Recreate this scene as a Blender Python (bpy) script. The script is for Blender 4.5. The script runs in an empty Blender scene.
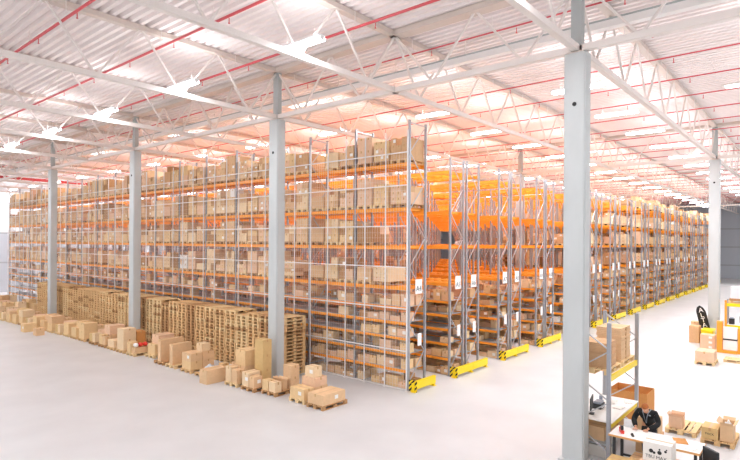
import bpy, math, random
from mathutils import Vector, Matrix
random.seed(7)
R = random.Random(11)
scene = bpy.context.scene
COL = scene.collection
PI = math.pi

# ------------------------------------------------------------------ camera numbers (metres)
CAM_H = 5.618
YAW = math.radians(40.368)
SN, CS = math.sin(YAW), math.cos(YAW)
FPX = 535.9

def depth(x, y):
    return x * CS + y * SN

# ------------------------------------------------------------------ materials
def lin(h):
    h = h.lstrip('#')
    out = []
    for i in (0, 2, 4):
        c = int(h[i:i+2], 16) / 255
        out.append(c / 12.92 if c <= .04045 else ((c + .055) / 1.055) ** 2.4)
    return tuple(out) + (1,)

def mat(name, hexcol, rough=.6, metal=0., noise=0., scale=6., stretch=(1, 1, 1), bump=0., spec=.5):
    m = bpy.data.materials.new(name); m.use_nodes = True
    nt = m.node_tree; b = nt.nodes['Principled BSDF']
    b.inputs['Base Color'].default_value = lin(hexcol)
    b.inputs['Roughness'].default_value = rough
    b.inputs['Metallic'].default_value = metal
    b.inputs['Specular IOR Level'].default_value = spec
    if noise or bump:
        g = nt.nodes.new('ShaderNodeNewGeometry'); mp = nt.nodes.new('ShaderNodeMapping')
        mp.inputs['Scale'].default_value = stretch
        nz = nt.nodes.new('ShaderNodeTexNoise'); nz.inputs['Scale'].default_value = scale
        nz.inputs['Detail'].default_value = 4
        nt.links.new(g.outputs['Position'], mp.inputs['Vector']); nt.links.new(mp.outputs[0], nz.inputs['Vector'])
        if noise:
            mx = nt.nodes.new('ShaderNodeMix'); mx.data_type = 'RGBA'; mx.blend_type = 'MULTIPLY'
            rp = nt.nodes.new('ShaderNodeMapRange')
            rp.inputs['From Min'].default_value = .3; rp.inputs['From Max'].default_value = .7
            rp.inputs['To Min'].default_value = 1 - noise; rp.inputs['To Max'].default_value = 1.
            nt.links.new(nz.outputs['Fac'], rp.inputs['Value'])
            mx.inputs['Factor'].default_value = 1.
            mx.inputs['A'].default_value = lin(hexcol)
            nt.links.new(rp.outputs[0], mx.inputs['B'])
            nt.links.new(mx.outputs['Result'], b.inputs['Base Color'])
        if bump:
            bp = nt.nodes.new('ShaderNodeBump'); bp.inputs['Strength'].default_value = bump
            bp.inputs['Distance'].default_value = .01
            nt.links.new(nz.outputs['Fac'], bp.inputs['Height']); nt.links.new(bp.outputs[0], b.inputs['Normal'])
    return m

def emit(name, hexcol, strength):
    m = bpy.data.materials.new(name); m.use_nodes = True
    nt = m.node_tree
    for n in list(nt.nodes): nt.nodes.remove(n)
    o = nt.nodes.new('ShaderNodeOutputMaterial'); e = nt.nodes.new('ShaderNodeEmission')
    e.inputs['Color'].default_value = lin(hexcol); e.inputs['Strength'].default_value = strength
    nt.links.new(e.outputs[0], o.inputs['Surface'])
    return m

M = {}
M['floor'] = mat('polished concrete', '#d4d4d5', .34, noise=.10, scale=.55, spec=.35)
M['line'] = mat('floor paint white', '#fafafa', .5)
M['deck'] = mat('white trapezoid steel', '#f3eae8', .5, noise=.04, scale=1.5)
M['steel_w'] = mat('white painted steel', '#ece5e0', .45, noise=.05, scale=2)
M['steel_tan'] = mat('primed girder flange', '#d9cdc4', .5, noise=.06, scale=2)
M['conc'] = mat('precast concrete', '#c9cdcd', .75, noise=.10, scale=1.6, stretch=(1, 1, .35), bump=.15)
M['post_g'] = mat('grey steel stub', '#b4bcbc', .45, metal=.2)
M['wall'] = mat('wall sandwich panel', '#e9ebed', .55, noise=.03, scale=.4)
M['wall_g'] = mat('grey wall panel', '#c0c6ce', .55, noise=.03, scale=.4)
M['joint'] = mat('panel joint', '#a9adb2', .6)
M['red'] = mat('sprinkler red', '#d2545a', .4)
M['grey'] = mat('galvanised upright', '#a8aab0', .4, metal=.3, noise=.08, scale=5)
M['brace'] = mat('galvanised bracing', '#c3c4c9', .4, metal=.3)
M['orange'] = mat('orange beam paint', '#ffa534', .42, noise=.05, scale=4)
M['decking'] = mat('galvanised shelf deck', '#b9bfc4', .42, metal=.3, noise=.08, scale=5)
M['yellow'] = mat('safety yellow', '#fbdc12', .4)
M['black'] = mat('black paint', '#1c1c1e', .5)
M['dark'] = mat('dark plastic', '#2b2d31', .5)
M['white'] = mat('white plastic', '#f6f5f3', .45)
M['paper'] = mat('paper', '#f5f2ee', .8)
M['net'] = mat('white fence steel', '#ece9e8', .4)
M['ink'] = mat('sign ink', '#4b5a5c', .6)
M['blackink'] = mat('print ink', '#2e2b2a', .7)
tints = {'pale tan': '#f0d4ae', 'tan': '#e8c39a', 'brown': '#d9b087', 'sandy': '#ecca9a', 'pinkish tan': '#ecc6a6'}
CT = {k: mat('cardboard ' + k, v, .82, noise=.08, scale=9, bump=.08, spec=.2) for k, v in tints.items()}
CT['dark brown'] = mat('cardboard dark brown', '#b98d63', .82, noise=.1, scale=9, spec=.2)
CT['white'] = mat('cardboard white', '#efe9e2', .75, noise=.04, scale=9, spec=.2)
CT['olive'] = mat('cardboard olive', '#dcbb84', .82, noise=.08, scale=9, spec=.2)
CT['orange'] = mat('cardboard orange', '#d99a5c', .82, noise=.08, scale=9, spec=.2)
TINTS = list(tints)
M['tape'] = mat('packing tape', '#c99d68', .3)
M['wood'] = mat('pallet wood', '#ebc38f', .8, noise=.22, scale=5, stretch=(1, 4, 4), bump=.1, spec=.2)
M['wood2'] = mat('pallet wood weathered', '#cb9e70', .85, noise=.25, scale=5, stretch=(1, 4, 4), bump=.1, spec=.2)
M['wood3'] = mat('pallet wood fresh', '#f3d4a2', .8, noise=.18, scale=5, stretch=(1, 4, 4), bump=.1, spec=.2)
M['wood_shade'] = mat('pallet shaded timber', '#3f2a18', .9, noise=.2, scale=5)  # pallet wood darkened: shade inside the openings put into the colour
M['tabletop'] = mat('work table edge', '#dca566', .5, noise=.1, scale=7)
M['lampbody'] = mat('lamp housing', '#f2f2f2', .4)
M['lamp'] = emit('lamp diffuser', '#f4f7ff', 14.)
M['sky'] = emit('skylight panel', '#f6fbff', 3.2)
M['skin'] = mat('skin', '#e3ac8b', .6)
M['hair'] = mat('ginger hair', '#b86a30', .7, noise=.3, scale=60)
M['cloth'] = mat('black fleece', '#1b1d21', .85, noise=.2, scale=40)
M['cloth_g'] = mat('grey trim', '#8f979f', .7)
M['trouser'] = mat('dark trousers', '#2a2d35', .85)
M['redtool'] = mat('red plastic', '#e23b2c', .4)
M['film'] = mat('stretch film', '#dfe1e4', .3)
M['bluegrey'] = mat('blue grey plastic', '#97a2b3', .4)

# ------------------------------------------------------------------ mesh helper
class MB:
    def __init__(s): s.v = []; s.f = []; s.m = []; s.mats = []
    def mi(s, m):
        if m not in s.mats: s.mats.append(m)
        return s.mats.index(m)
    def poly(s, pts, m):
        b = len(s.v); s.v += [tuple(p) for p in pts]; s.f.append(tuple(range(b, b + len(pts)))); s.m.append(s.mi(m))
    def hexa(s, p, m):          # p: 4 bottom (ccw from above) + 4 top
        b = len(s.v); s.v += [tuple(q) for q in p]; k = s.mi(m)
        for f in ((3, 2, 1, 0), (4, 5, 6, 7), (0, 1, 5, 4), (1, 2, 6, 5), (2, 3, 7, 6), (3, 0, 4, 7)):
            s.f.append(tuple(b + i for i in f)); s.m.append(k)
    def box(s, x0, x1, y0, y1, z0, z1, m):
        s.hexa([(x0, y0, z0), (x1, y0, z0), (x1, y1, z0), (x0, y1, z0), (x0, y0, z1), (x1, y0, z1), (x1, y1, z1), (x0, y1, z1)], m)
    def bar(s, a, b, w, h, m, up=(0, 0, 1)):
        a, b = Vector(a), Vector(b); d = (b - a).normalized(); u = Vector(up)
        if abs(d.dot(u)) > .98: u = Vector((1, 0, 0))
        sx = d.cross(u).normalized() * (w / 2); uz = sx.cross(d).normalized() * (h / 2)
        s.hexa([a - sx - uz, a + sx - uz, b + sx - uz, b - sx - uz, a - sx + uz, a + sx + uz, b + sx + uz, b - sx + uz], m)
    def tube(s, a, b, r, m, n=8, r2=None):
        a, b = Vector(a), Vector(b); d = (b - a).normalized(); u = Vector((0, 0, 1)) if abs(d.z) < .9 else Vector((1, 0, 0))
        x = d.cross(u).normalized(); y = d.cross(x); k = len(s.v); r2 = r if r2 is None else r2; mi = s.mi(m)
        for p, rr in ((a, r), (b, r2)):
            for i in range(n):
                t = 2 * PI * i / n; s.v.append(tuple(p + x * (rr * math.cos(t)) + y * (rr * math.sin(t))))
        for i in range(n):
            j = (i + 1) % n; s.f.append((k + i, k + n + i, k + n + j, k + j)); s.m.append(mi)
        s.f.append(tuple(k + i for i in range(n))); s.m.append(mi)
        s.f.append(tuple(k + n + i for i in reversed(range(n)))); s.m.append(mi)
    def ball(s, c, rx, ry, rz, m, nu=12, nv=8, fn=None):
        k = len(s.v); mi = s.mi(m)
        for j in range(nv + 1):
            ph = PI * j / nv
            for i in range(nu):
                t = 2 * PI * i / nu; q = Vector((math.sin(ph) * math.cos(t), math.sin(ph) * math.sin(t), math.cos(ph)))
                p = Vector((c[0] + q.x * rx, c[1] + q.y * ry, c[2] + q.z * rz))
                s.v.append(tuple(fn(p, q) if fn else p))
        for j in range(nv):
            for i in range(nu):
                a = k + j * nu + i; b = k + j * nu + (i + 1) % nu
                s.f.append((a, a + nu, b + nu, b)); s.m.append(mi)
    def mesh(s, name):
        me = bpy.data.meshes.new(name); me.from_pydata(s.v, [], s.f)
        for m in s.mats: me.materials.append(m)
        me.polygons.foreach_set('material_index', s.m); me.update()
        return me

def link(name, data, parent=None, loc=(0, 0, 0), rz=0.):
    o = bpy.data.objects.new(name, data); COL.objects.link(o)
    o.location = loc
    if rz: o.rotation_euler = (0, 0, rz)
    if parent: o.parent = parent
    return o
SEEN = {}
def tag(o, label, cat=None, group=None, kind=None):
    n = len(label.split())
    if not 4 <= n <= 16: print('LABEL LEN', n, label)
    if label in SEEN and not group: print('DUP', label)
    SEEN[label] = 1
    o['label'] = label
    if cat: o['category'] = cat
    if group: o['group'] = group
    if kind: o['kind'] = kind
    return o
def thing(name, label, cat, loc=(0, 0, 0), group=None, rz=0.):
    return tag(link(name, None, None, loc, rz), label, cat, group)
def struct(name, mb, label=None):
    o = link(name, mb.mesh(name)); o['kind'] = 'structure'
    if label: o['label'] = label
    return o
ORD = ['zeroth', 'first', 'second', 'third', 'fourth', 'fifth', 'sixth', 'seventh', 'eighth', 'ninth', 'tenth', 'eleventh', 'twelfth', 'thirteenth', 'fourteenth', 'fifteenth', 'sixteenth', 'seventeenth', 'eighteenth', 'nineteenth', 'twentieth', 'twenty-first', 'twenty-second', 'twenty-third', 'twenty-fourth', 'twenty-fifth', 'twenty-sixth', 'twenty-seventh', 'twenty-eighth', 'twenty-ninth', 'thirtieth', 'thirty-first', 'thirty-second', 'thirty-third', 'thirty-fourth', 'thirty-fifth', 'thirty-sixth', 'thirty-seventh', 'thirty-eighth', 'thirty-ninth', 'fortieth', 'forty-first', 'forty-second', 'forty-third', 'forty-fourth', 'forty-fifth']
NUM = ['zero', 'one', 'two', 'three', 'four', 'five', 'six', 'seven', 'eight', 'nine', 'ten', 'eleven', 'twelve', 'thirteen', 'fourteen', 'fifteen', 'sixteen', 'seventeen', 'eighteen']

def text_mesh(body, size, m, extrude=.002):
    cu = bpy.data.curves.new('lettering', 'FONT'); cu.body = body; cu.size = size; cu.extrude = extrude
    cu.align_x = 'CENTER'; cu.align_y = 'CENTER'; cu.resolution_u = 2
    o = bpy.data.objects.new('lettering', cu); COL.objects.link(o)
    dg = bpy.context.evaluated_depsgraph_get(); dg.update()
    me = bpy.data.meshes.new_from_object(o.evaluated_get(dg))
    bpy.data.objects.remove(o); bpy.data.curves.remove(cu)
    me.materials.clear(); me.materials.append(m)
    return me

# ------------------------------------------------------------------ grid of the building
X0, Y0, SX, SY = 14.08, 4.93, 22.68, 12.0
ZC = 10.52                   # top of the concrete columns
XMIN, XMAX, YMIN, YMAX = -7., 106., -13., 68.
ZB, ZT = 10.66, 12.50        # truss chord axes

b = MB(); b.box(XMIN, XMAX + .3, YMIN, YMAX + .3, -.3, 0, M['floor'])
struct('floor', b, 'pale polished concrete floor of the hall')
b = MB()
b.bar((15.0, 5.08, .002), (38., 5.08, .002), .09, .004, M['line'])
struct('floor_line', b, 'white painted line across the open floor')

# corrugated roof deck, ribs along Y, with openings for the skylight strips
DOMES = [(18.2, 19.9), (18.2, 31.9), (18.2, 43.9), (28.2, 2.2), (41.6, 14.0), (41.6, 26.0), (52.0, 2.2), (65.0, 14.0)]
b = MB(); zd = 12.595; x = XMIN
while x < XMAX:
    for _ in (0,):
        for (xa, za), (xb, zb) in zip([(0, 0), (.12, 0), (.16, .12), (.26, .12)], [(.12, 0), (.16, .12), (.26, .12), (.30, 0)]):
            b.poly([(x + xa, YMIN, zd + za), (x + xa, YMAX, zd + za), (x + xb, YMAX, zd + zb), (x + xb, YMIN, zd + zb)], M['deck'])
    x += .30
struct('ceiling', b, 'white corrugated steel roof deck')
for i, (sx_, sy_) in enumerate(DOMES):
    b = MB(); b.box(sx_ - .45, sx_ + .45, sy_ - 1.2, sy_ + 1.2, zd + .0, zd + .03, M['sky'])
    o = struct('window_%d' % (i + 1), b, 'bright rooflight panel set in the roof deck')
    b = MB()
    for q_ in (-.5, .5): b.box(sx_ + q_ - .05, sx_ + q_ + .05, sy_ - 1.3, sy_ + 1.3, zd - .06, zd + .03, M['steel_w'])
    for q_ in (-1.25, 1.25): b.box(sx_ - .45, sx_ + .45, sy_ + q_ - .05, sy_ + q_ + .05, zd - .06, zd + .03, M['steel_w'])
    link('window_frame', b.mesh('window_frame'), o)

# walls far at the ends
b = MB(); b.box(XMIN, XMAX, YMAX, YMAX + .2, 0, 6.4, M['wall_g']); b.box(XMIN, XMAX, YMAX, YMAX + .2, 6.4, 13, M['wall'])
for z in (3.2, 6.4, 9.7): b.box(XMIN, XMAX, YMAX - .03, YMAX, z - .08, z + .08, M['joint'])
struct('wall_end', b, 'pale panelled end wall')
b = MB(); b.box(XMAX, XMAX + .2, YMIN, YMAX, 0, 13, M['wall_g'])
for z in (2.2, 5.2, 8.2): b.box(XMAX - .03, XMAX, YMIN, YMAX, z - .1, z + .1, M['joint'])
struct('wall_far', b, 'grey panelled far wall')

# columns
for i in range(0, 4):
    for j in range(0, 5):
        cx, cy = X0 + SX * i, Y0 + SY * j
        if (i > 1 and j > 0) or (i == 0 and j == 4): continue
        b = MB()
        w, d = .21, .275
        b.box(cx - w + .03, cx + w - .03, cy - d, cy + d, 0, ZC, M['conc'])
        b.box(cx - w, cx + w, cy - d + .03, cy + d - .03, 0, ZC, M['conc'])
        b.box(cx - .32, cx + .32, cy - .34, cy + .34, 0, .06, M['conc'])
        b.box(cx - .1, cx + .1, cy - .14, cy + .14, ZC, 12.57, M['post_g'])
        b.box(cx - .18, cx + .18, cy - .2, cy + .2, ZC, ZC + .05, M['steel_tan'])
        for zz in (9.2,):
            b.tube((cx - w - .012, cy, zz), (cx - w + .02, cy, zz), .055, M['black'], 10)
        struct('column', b, 'grey precast concrete column with steel stub')

# trusses
def wtruss(b, P, a0, a1, p0, step, bw, top_w):
    """P(t, z): point on the truss line"""
    b.bar(P(a0, ZB), P(a1, ZB), bw, .16, M['steel_w']); b.bar(P(a0, ZT), P(a1, ZT), top_w, .16, M['steel_tan'])
    n0 = math.ceil((a0 - p0) / step); k = n0
    while p0 + (k + 1) * step < a1:
        t = p0 + k * step
        b.bar(P(t, ZT), P(t + step / 2, ZB), .06, .06, M['steel_w']); b.bar(P(t + step / 2, ZB), P(t + step, ZT), .06, .06, M['steel_w'])
        k += 1
for k in range(-1, 11):
    y = Y0 + 6 * k; b = MB()
    wtruss(b, lambda t, z: (t, y, z), XMIN, XMAX - .1, X0, SX / 8, .17, .24)
    struct('roof_truss', b, 'white lattice roof truss')
for i in range(0, 4):
    x = X0 + SX * i; b = MB()
    wtruss(b, lambda t, z: (x, t, z + (.0)), YMIN, YMAX - .1, Y0, 3.0, .2, .42)
    b.box(x - .24, x + .24, YMIN, YMAX - .1, ZT + .078, ZT + .09, M['steel_tan'])
    struct('roof_girder', b, 'white lattice roof girder over the columns')

# sprinkler pipes
npipe = 0
px = 6.1 - 2.925 * 2
while px < 100:
    pq, px = px, px + (.7 if abs(px - X0 - SX) < .5 or abs(px - X0 - 3 * SX) < .5 or abs(px - X0 - 2 * SX) < .5 else 0)
    b = MB(); b.tube((px, YMIN + .5, 12.06), (px, YMAX - .5, 12.06), .042 if px < 14 else .026, M['red'], 8)
    o = link('sprinkler_pipe', b.mesh('sprinkler_pipe'))
    npipe += 1
    far = npipe > 22
    tag(o, ('thin red sprinkler pipe under the roof, %s counting from the open floor side' % ORD[npipe]), 'pipe', 'red sprinkler pipes')
    b = MB(); y = YMIN + 2
    while y < YMAX - 1:
        b.tube((px, y, 12.0), (px, y, 11.86), .014, M['red'], 6); b.tube((px, y, 11.86), (px, y, 11.84), .03, M['red'], 6)
        b.bar((px, y + .8, 12.1), (px, y + .8, 12.57), .02, .02, M['steel_w'])
        y += 3
    s = link('sprinkler_heads', b.mesh('sprinkler_heads'), o); s['kind'] = 'stuff'
    px = pq + 2.925
b = MB(); b.tube((5, 56.0, 11.25), (60, 56.0, 11.25), .13, M['red'], 10)
for x in range(7, 60, 6): b.bar((x, 56.0, 11.35), (x, 56.0, 12.5), .04, .04, M['red'])
tag(link('water_main_pipe', b.mesh('water_main_pipe')), 'thick red water main hung under the roof near the end wall', 'pipe')
# cable trunking; the grey box on top stands in for its shadow
b = MB()
b.box(15.95, 16.2, YMIN + .5, YMAX - .5, 11.78, 11.98, M['white']); b.box(15.93, 16.22, YMIN + .5, YMAX - .5, 11.98, 12.03, M['post_g'])
y = Y0 - 12
while y < YMAX - 2:
    for q_ in (1.5, 4.5): b.bar((16.07, y + q_, 12.03), (16.07, y + q_, 12.56), .03, .03, M['steel_w'])
    y += 6
tag(link('cable_trunking', b.mesh('cable_trunking')), 'long white cable trunking with grey shadow strip running under the roof over the fence', 'cable trunking')

# lamps
def lamp_parts(w=.26, l=1.65):
    h = MB(); h.box(-w / 2 + .010, w / 2 - .010, -l / 2, l / 2, .07, .13, M['lampbody']); h.box(-.07, .07, -l / 2 - .02, -l / 2, 0, .13, M['lampbody']); h.box(-.07, .07, l / 2, l / 2 + .02, 0, .13, M['lampbody'])
    for y in (-l / 3, l / 3): h.bar((0, y, .13), (0, y, .55), .006, .006, M['steel_w'])
    d = MB(); d.box(-w / 2, w / 2, -l / 2, l / 2, 0.0, .07, M['lamp'])
    return h.mesh('housing'), d.mesh('diffuser')
HM, DM = lamp_parts()
LD = bpy.data.lights.new('lamp_light', 'AREA'); LD.shape = 'RECTANGLE'; LD.size = .24; LD.size_y = 1.6; LD.energy = 132; LD.color = (.955, .97, 1.)
LU = LD.copy(); LU.energy = 30  # unseen upward light, added on each lamp to whiten the ceiling
def lamp(x, y, z, label, group):
    o = thing('ceiling_lamp', label, 'lamp', (x, y, z), group)
    link('housing', HM, o); link('diffuser', DM, o)
    link('lamp_light', LD, o, (0, 0, -.012))
    link('added_uplight', LU, o, (0, 0, .145)).rotation_euler = (PI, 0, 0)
for k in range(-2, 10):
    lamp(9.9, 10.95 + 6 * k, 10.95, 'tube lamp over the open floor, %s in the row running to the end wall' % ORD[k + 3], 'lamps over the open floor')
for k in range(-2, 10):
    lamp(-1.8, 10.95 + 6 * k, 10.95, 'tube lamp behind the viewpoint over the open floor, %s in its row' % ORD[k + 3], 'lamps over the open floor')
for j in range(19):
    for k in range(-1, 11):
        x, y = 18.9 + 4.68 * j, 6.65 + 5.95 * k
        if x > XMAX - 1: continue
        if k > 4 and j > 6: continue
        if j > 15 or (k < 0 and j > 5): continue
        lamp(x, y, 10.97, 'tube lamp over the racks, row %s out from the fence, %s along it' % (NUM[j + 1] if j < 18 else 'nineteen', ORD[k + 3]), 'lamps over the racks')

# ------------------------------------------------------------------ pallets and cartons
def add_pallet(b, ox, oy, oz, w, rot=False, jx=0, jy=0):
    """wooden pallet 1.2 x 0.8: top boards along X (along Y when rot)"""
    def bx(x0, x1, y0, y1, z0, z1, w=w):
        if rot: x0, x1, y0, y1 = y0, y1, x0, x1
        b.box(ox + x0, ox + x1, oy + y0, oy + y1, oz + z0, oz + z1, w)
    for y, h in ((-.327, .0725), (-.175, .05), (0, .0725), (.175, .05), (.327, .0725)): bx(-.6, .6, y - h, y + h, .122, .144)
    for x, h in ((-.527, .072), (0, .072), (.527, .072)): bx(x - h, x + h, -.4, .4, .1, .122, w if x else M['wood_shade'])
    for y, h in ((-.35, .05), (0, .0725), (.35, .05)):
        bx(-.6, .6, y - h, y + h, 0, .022)
        for x, g in ((-.527, .072), (0, .072), (.527, .072)): bx(x - g, x + g, y - h, y + h, .022, .1, M['wood_shade'] if x == 0 and y == 0 else w)
PM = []
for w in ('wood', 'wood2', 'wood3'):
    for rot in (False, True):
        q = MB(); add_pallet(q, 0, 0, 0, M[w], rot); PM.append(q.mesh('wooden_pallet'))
def carton_geo(b, x0, x1, y0, y1, z0, z1, cm, lab=None, axis=None):
    """a closed carton: six faces, tape along the long axis over the lid and down the two ends"""
    dx, dy = x1 - x0, y1 - y0
    if axis is None: axis = 'x' if dx >= dy else 'y'
    tw = .03
    T = M['tape']; e = min(.006, (z1 - z0) / 20)
    if axis == 'x':
        c = (y0 + y1) / 2; ys = [y0, c - tw, c + tw, y1]
        for i in range(3):
            m = T if i == 1 else cm
            b.poly([(x0 + e, ys[i], z1), (x1 - e, ys[i], z1), (x1 - e, ys[i+1], z1), (x0 + e, ys[i+1], z1)], m)
        zs = [z0, z1 - min(.09, (z1 - z0) * .35), z1]
        for xx, s in ((x0, -1), (x1, 1)):
            for i in range(3):
                for j in range(2):
                    m = T if i == 1 and j == 1 else cm
                    za, zb = zs[j], zs[j+1]; xt = xx - s * e if j == 1 else xx
                    q = [(xx, ys[i], za), (xx, ys[i+1], za), (xt, ys[i+1], zb), (xt, ys[i], zb)]
                    b.poly(q if s > 0 else q[::-1], m)
        b.poly([(x0, y0, z0), (x1, y0, z0), (x1 - e, y0, z1), (x0 + e, y0, z1)], cm); b.poly([(x1, y1, z0), (x0, y1, z0), (x0 + e, y1, z1), (x1 - e, y1, z1)], cm)
    else:
        c = (x0 + x1) / 2; xs = [x0, c - tw, c + tw, x1]
        for i in range(3):
            m = T if i == 1 else cm
            b.poly([(xs[i], y0 + e, z1), (xs[i+1], y0 + e, z1), (xs[i+1], y1 - e, z1), (xs[i], y1 - e, z1)], m)
        zs = [z0, z1 - min(.09, (z1 - z0) * .35), z1]
        for yy, s in ((y0, -1), (y1, 1)):
            for i in range(3):
                for j in range(2):
                    m = T if i == 1 and j == 1 else cm
                    za, zb = zs[j], zs[j+1]; yt = yy - s * e if j == 1 else yy
                    q = [(xs[i], yy, za), (xs[i+1], yy, za), (xs[i+1], yt, zb), (xs[i], yt, zb)]
                    b.poly(q if s < 0 else q[::-1], m)
        b.poly([(x1, y0, z0), (x1, y1, z0), (x1, y1 - e, z1), (x1, y0 + e, z1)], cm); b.poly([(x0, y1, z0), (x0, y0, z0), (x0, y0 + e, z1), (x0, y1 - e, z1)], cm)
    b.poly([(x0, y0, z0), (x0, y1, z0), (x1, y1, z0), (x1, y0, z0)], cm)
    if lab:
        lw = min(.16, dy * .5); lh = min(.13, (z1 - z0) * .45); cy = y0 + dy * .3; cz = z0 + (z1 - z0) * .55
        cy = max(y0 + lw / 2 + .01, cy)
        if 'x' in lab:
            b.poly([(x0 - .004, cy - lw / 2, cz - lh / 2), (x0 - .004, cy - lw / 2, cz + lh / 2), (x0 - .004, cy + lw / 2, cz + lh / 2), (x0 - .004, cy + lw / 2, cz - lh / 2)], M['paper'])
        if 'y' in lab:
            cx = x0 + dx * .6; lw = min(.16, dx * .5)
            b.poly([(cx - lw / 2, y0 - .004, cz - lh / 2), (cx + lw / 2, y0 - .004, cz - lh / 2), (cx + lw / 2, y0 - .004, cz + lh / 2), (cx - lw / 2, y0 - .004, cz + lh / 2)], M['paper'])
CACHE = {}
def carton_obj(x0, x1, y0, y1, z0, h, tint, label, lab=None, group=None, name='cardboard_carton', rz=0.):
    dx, dy = round(x1 - x0, 2), round(y1 - y0, 2); hh = round(h, 3)
    key = (dx, dy, hh, tint, lab)
    if key not in CACHE:
        q = MB(); carton_geo(q, -dx / 2, dx / 2, -dy / 2, dy / 2, 0, hh, CT[tint], lab); CACHE[key] = q.mesh('cardboard_carton')
    o = link(name, CACHE[key], None, ((x0 + x1) / 2, (y0 + y1) / 2, z0), rz)
    return tag(o, label, 'carton', group)

NCART = [0]; NPAL = [0]
def pallet_obj(x, y, z, label, rot=False, group=None, k=None):
    k = R.randrange(3) if k is None else k
    NPAL[0] += 1
    return tag(link('wooden_pallet', PM[k * 2 + (1 if rot else 0)], None, (x, y, z)), label, 'pallet', group)
def C(x0, x1, y0, y1, z0, h, label, tint=None, lab=None, group=None):
    NCART[0] += 1
    return carton_obj(x0, x1, y0, y1, z0, h, tint or R.choice(TINTS), label, lab, group)
G_ = .146   # top of a pallet on the floor

def open_carton(x0, x1, y0, y1, z0, h, tint, label, flap=.14, cat='carton', ang=35):
    NCART[0] += 1
    o = thing('open_carton', label, cat, ((x0 + x1) / 2, (y0 + y1) / 2, z0)); a, c = (x1 - x0) / 2, (y1 - y0) / 2; t = .008
    m = CT[tint]; q = MB()
    q.box(-a, a, -c, c, 0, t, m)
    q.box(-a, a, -c, -c + t, t, h, m); q.box(-a, a, c - t, c, t, h, m); q.box(-a, -a + t, -c + t, c - t, t, h, m); q.box(a - t, a, -c + t, c - t, t, h, m)
    link('box_body', q.mesh('box_body'), o)
    if flap:
        s, d = math.sin(math.radians(ang)), math.cos(math.radians(ang))
        for (p0, p1, n) in (((-a, -c), (a, -c), (0, -1)), ((-a, c), (a, c), (0, 1)), ((-a, -c), (-a, c), (-1, 0)), ((a, -c), (a, c), (1, 0))):
            q = MB(); ox, oy = n[0] * flap * d, n[1] * flap * d
            q.hexa([(p0[0], p0[1], h), (p1[0], p1[1], h), (p1[0] + ox, p1[1] + oy, h + flap * s), (p0[0] + ox, p0[1] + oy, h + flap * s),
                    (p0[0], p0[1], h + .006), (p1[0], p1[1], h + .006), (p1[0] + ox, p1[1] + oy, h + flap * s + .006), (p0[0] + ox, p0[1] + oy, h + flap * s + .006)], m)
            link('flap', q.mesh('flap'), o)
    return o

# ---- the floor row of pallets along the columns
GR = 'cartons on the floor row of pallets'
slots = [12.68, 13.66, 15.12, 16.15, 17.2, 18.25, 19.35, 20.45, 21.72, 22.75, 24.4, 25.5, 26.6, 27.65, 28.7, 29.9, 31.3, 32.4, 33.5, 34.6, 35.7, 36.8, 37.9, 39.0, 40.1, 41.2, 42.3, 43.5]
xs = {0: 12.55, 1: 12.62, 2: 12.55, 5: 12.95, 10: 12.8}
for i, y in enumerate(slots):
    x = xs.get(i, 12.38)
    if i > 18: x = 12.38 - (i - 18) * .06
    pallet_obj(x + .6, y + .4, 0, 'wooden pallet on the floor, %s in the row from the A4 corner' % ORD[i + 1], group='floor row of pallets')
def P(n): return '%s floor pallet from the A4 corner' % ORD[n]
# 1st pallet
C(12.58, 13.68, 12.72, 13.44, G_, .35, 'wide low tan carton filling the ' + P(1), 'tan', 'y')
# 2nd
C(12.64, 13.12, 13.70, 14.42, G_, .36, 'low carton with white end label, front of the ' + P(2), 'sandy', 'x')
C(13.16, 13.80, 13.70, 14.42, G_, .33, 'bottom carton of the three-high stack on the ' + P(2), 'tan')
C(13.18, 13.78, 13.72, 14.40, G_ + .332, .31, 'middle carton of the three-high stack on the ' + P(2), 'pinkish tan')
C(13.24, 13.64, 13.84, 14.30, G_ + .644, .36, 'small top carton of the three-high stack on the ' + P(2), 'pale tan', 'x')
# 3rd
C(12.57, 12.88, 15.54, 15.88, G_, .38, 'small carton at the front rear corner of the ' + P(3), 'sandy')
C(12.57, 12.86, 15.14, 15.50, G_, .36, 'small carton at the front near corner of the ' + P(3), 'pale tan')
open_carton(12.99, 13.23, 15.24, 15.76, G_, .34, 'tan', 'open tan carton with raised flaps on the ' + P(3), flap=.08, ang=50)
C(13.33, 13.73, 15.14, 15.60, G_, .42, 'lower of two tall tan cartons on the ' + P(3), 'tan')
C(13.33, 13.73, 15.14, 15.60, G_ + .422, .42, 'upper of two tall tan cartons on the ' + P(3), 'tan')
# 4th
C(12.42, 12.98, 16.52, 16.92, G_, .52, 'square carton at the front of the ' + P(4), 'pale tan', 'x')
C(12.42, 12.80, 16.18, 16.48, G_, .42, 'smaller carton beside the square one on the ' + P(4), 'tan', 'y')
for k, nm in enumerate(('bottom', 'middle', 'top')):
    C(13.02, 13.44, 16.42, 16.94, G_ + .562 * k, .56, '%s carton of the tall olive stack on the ' % nm + P(4), 'olive')
# 5th
C(12.42, 12.76, 17.24, 17.60, G_, .50, 'near front carton below the tall pair on the ' + P(5), 'tan')
C(12.42, 12.76, 17.64, 17.98, G_, .58, 'far front carton beside the tall pair on the ' + P(5), 'pale tan')
C(12.80, 13.46, 17.24, 17.86, G_, .60, 'lower of two big cartons on the ' + P(5), 'tan')
C(12.80, 13.46, 17.24, 17.86, G_ + .602, .60, 'upper of two big cartons on the ' + P(5), 'sandy')
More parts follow.
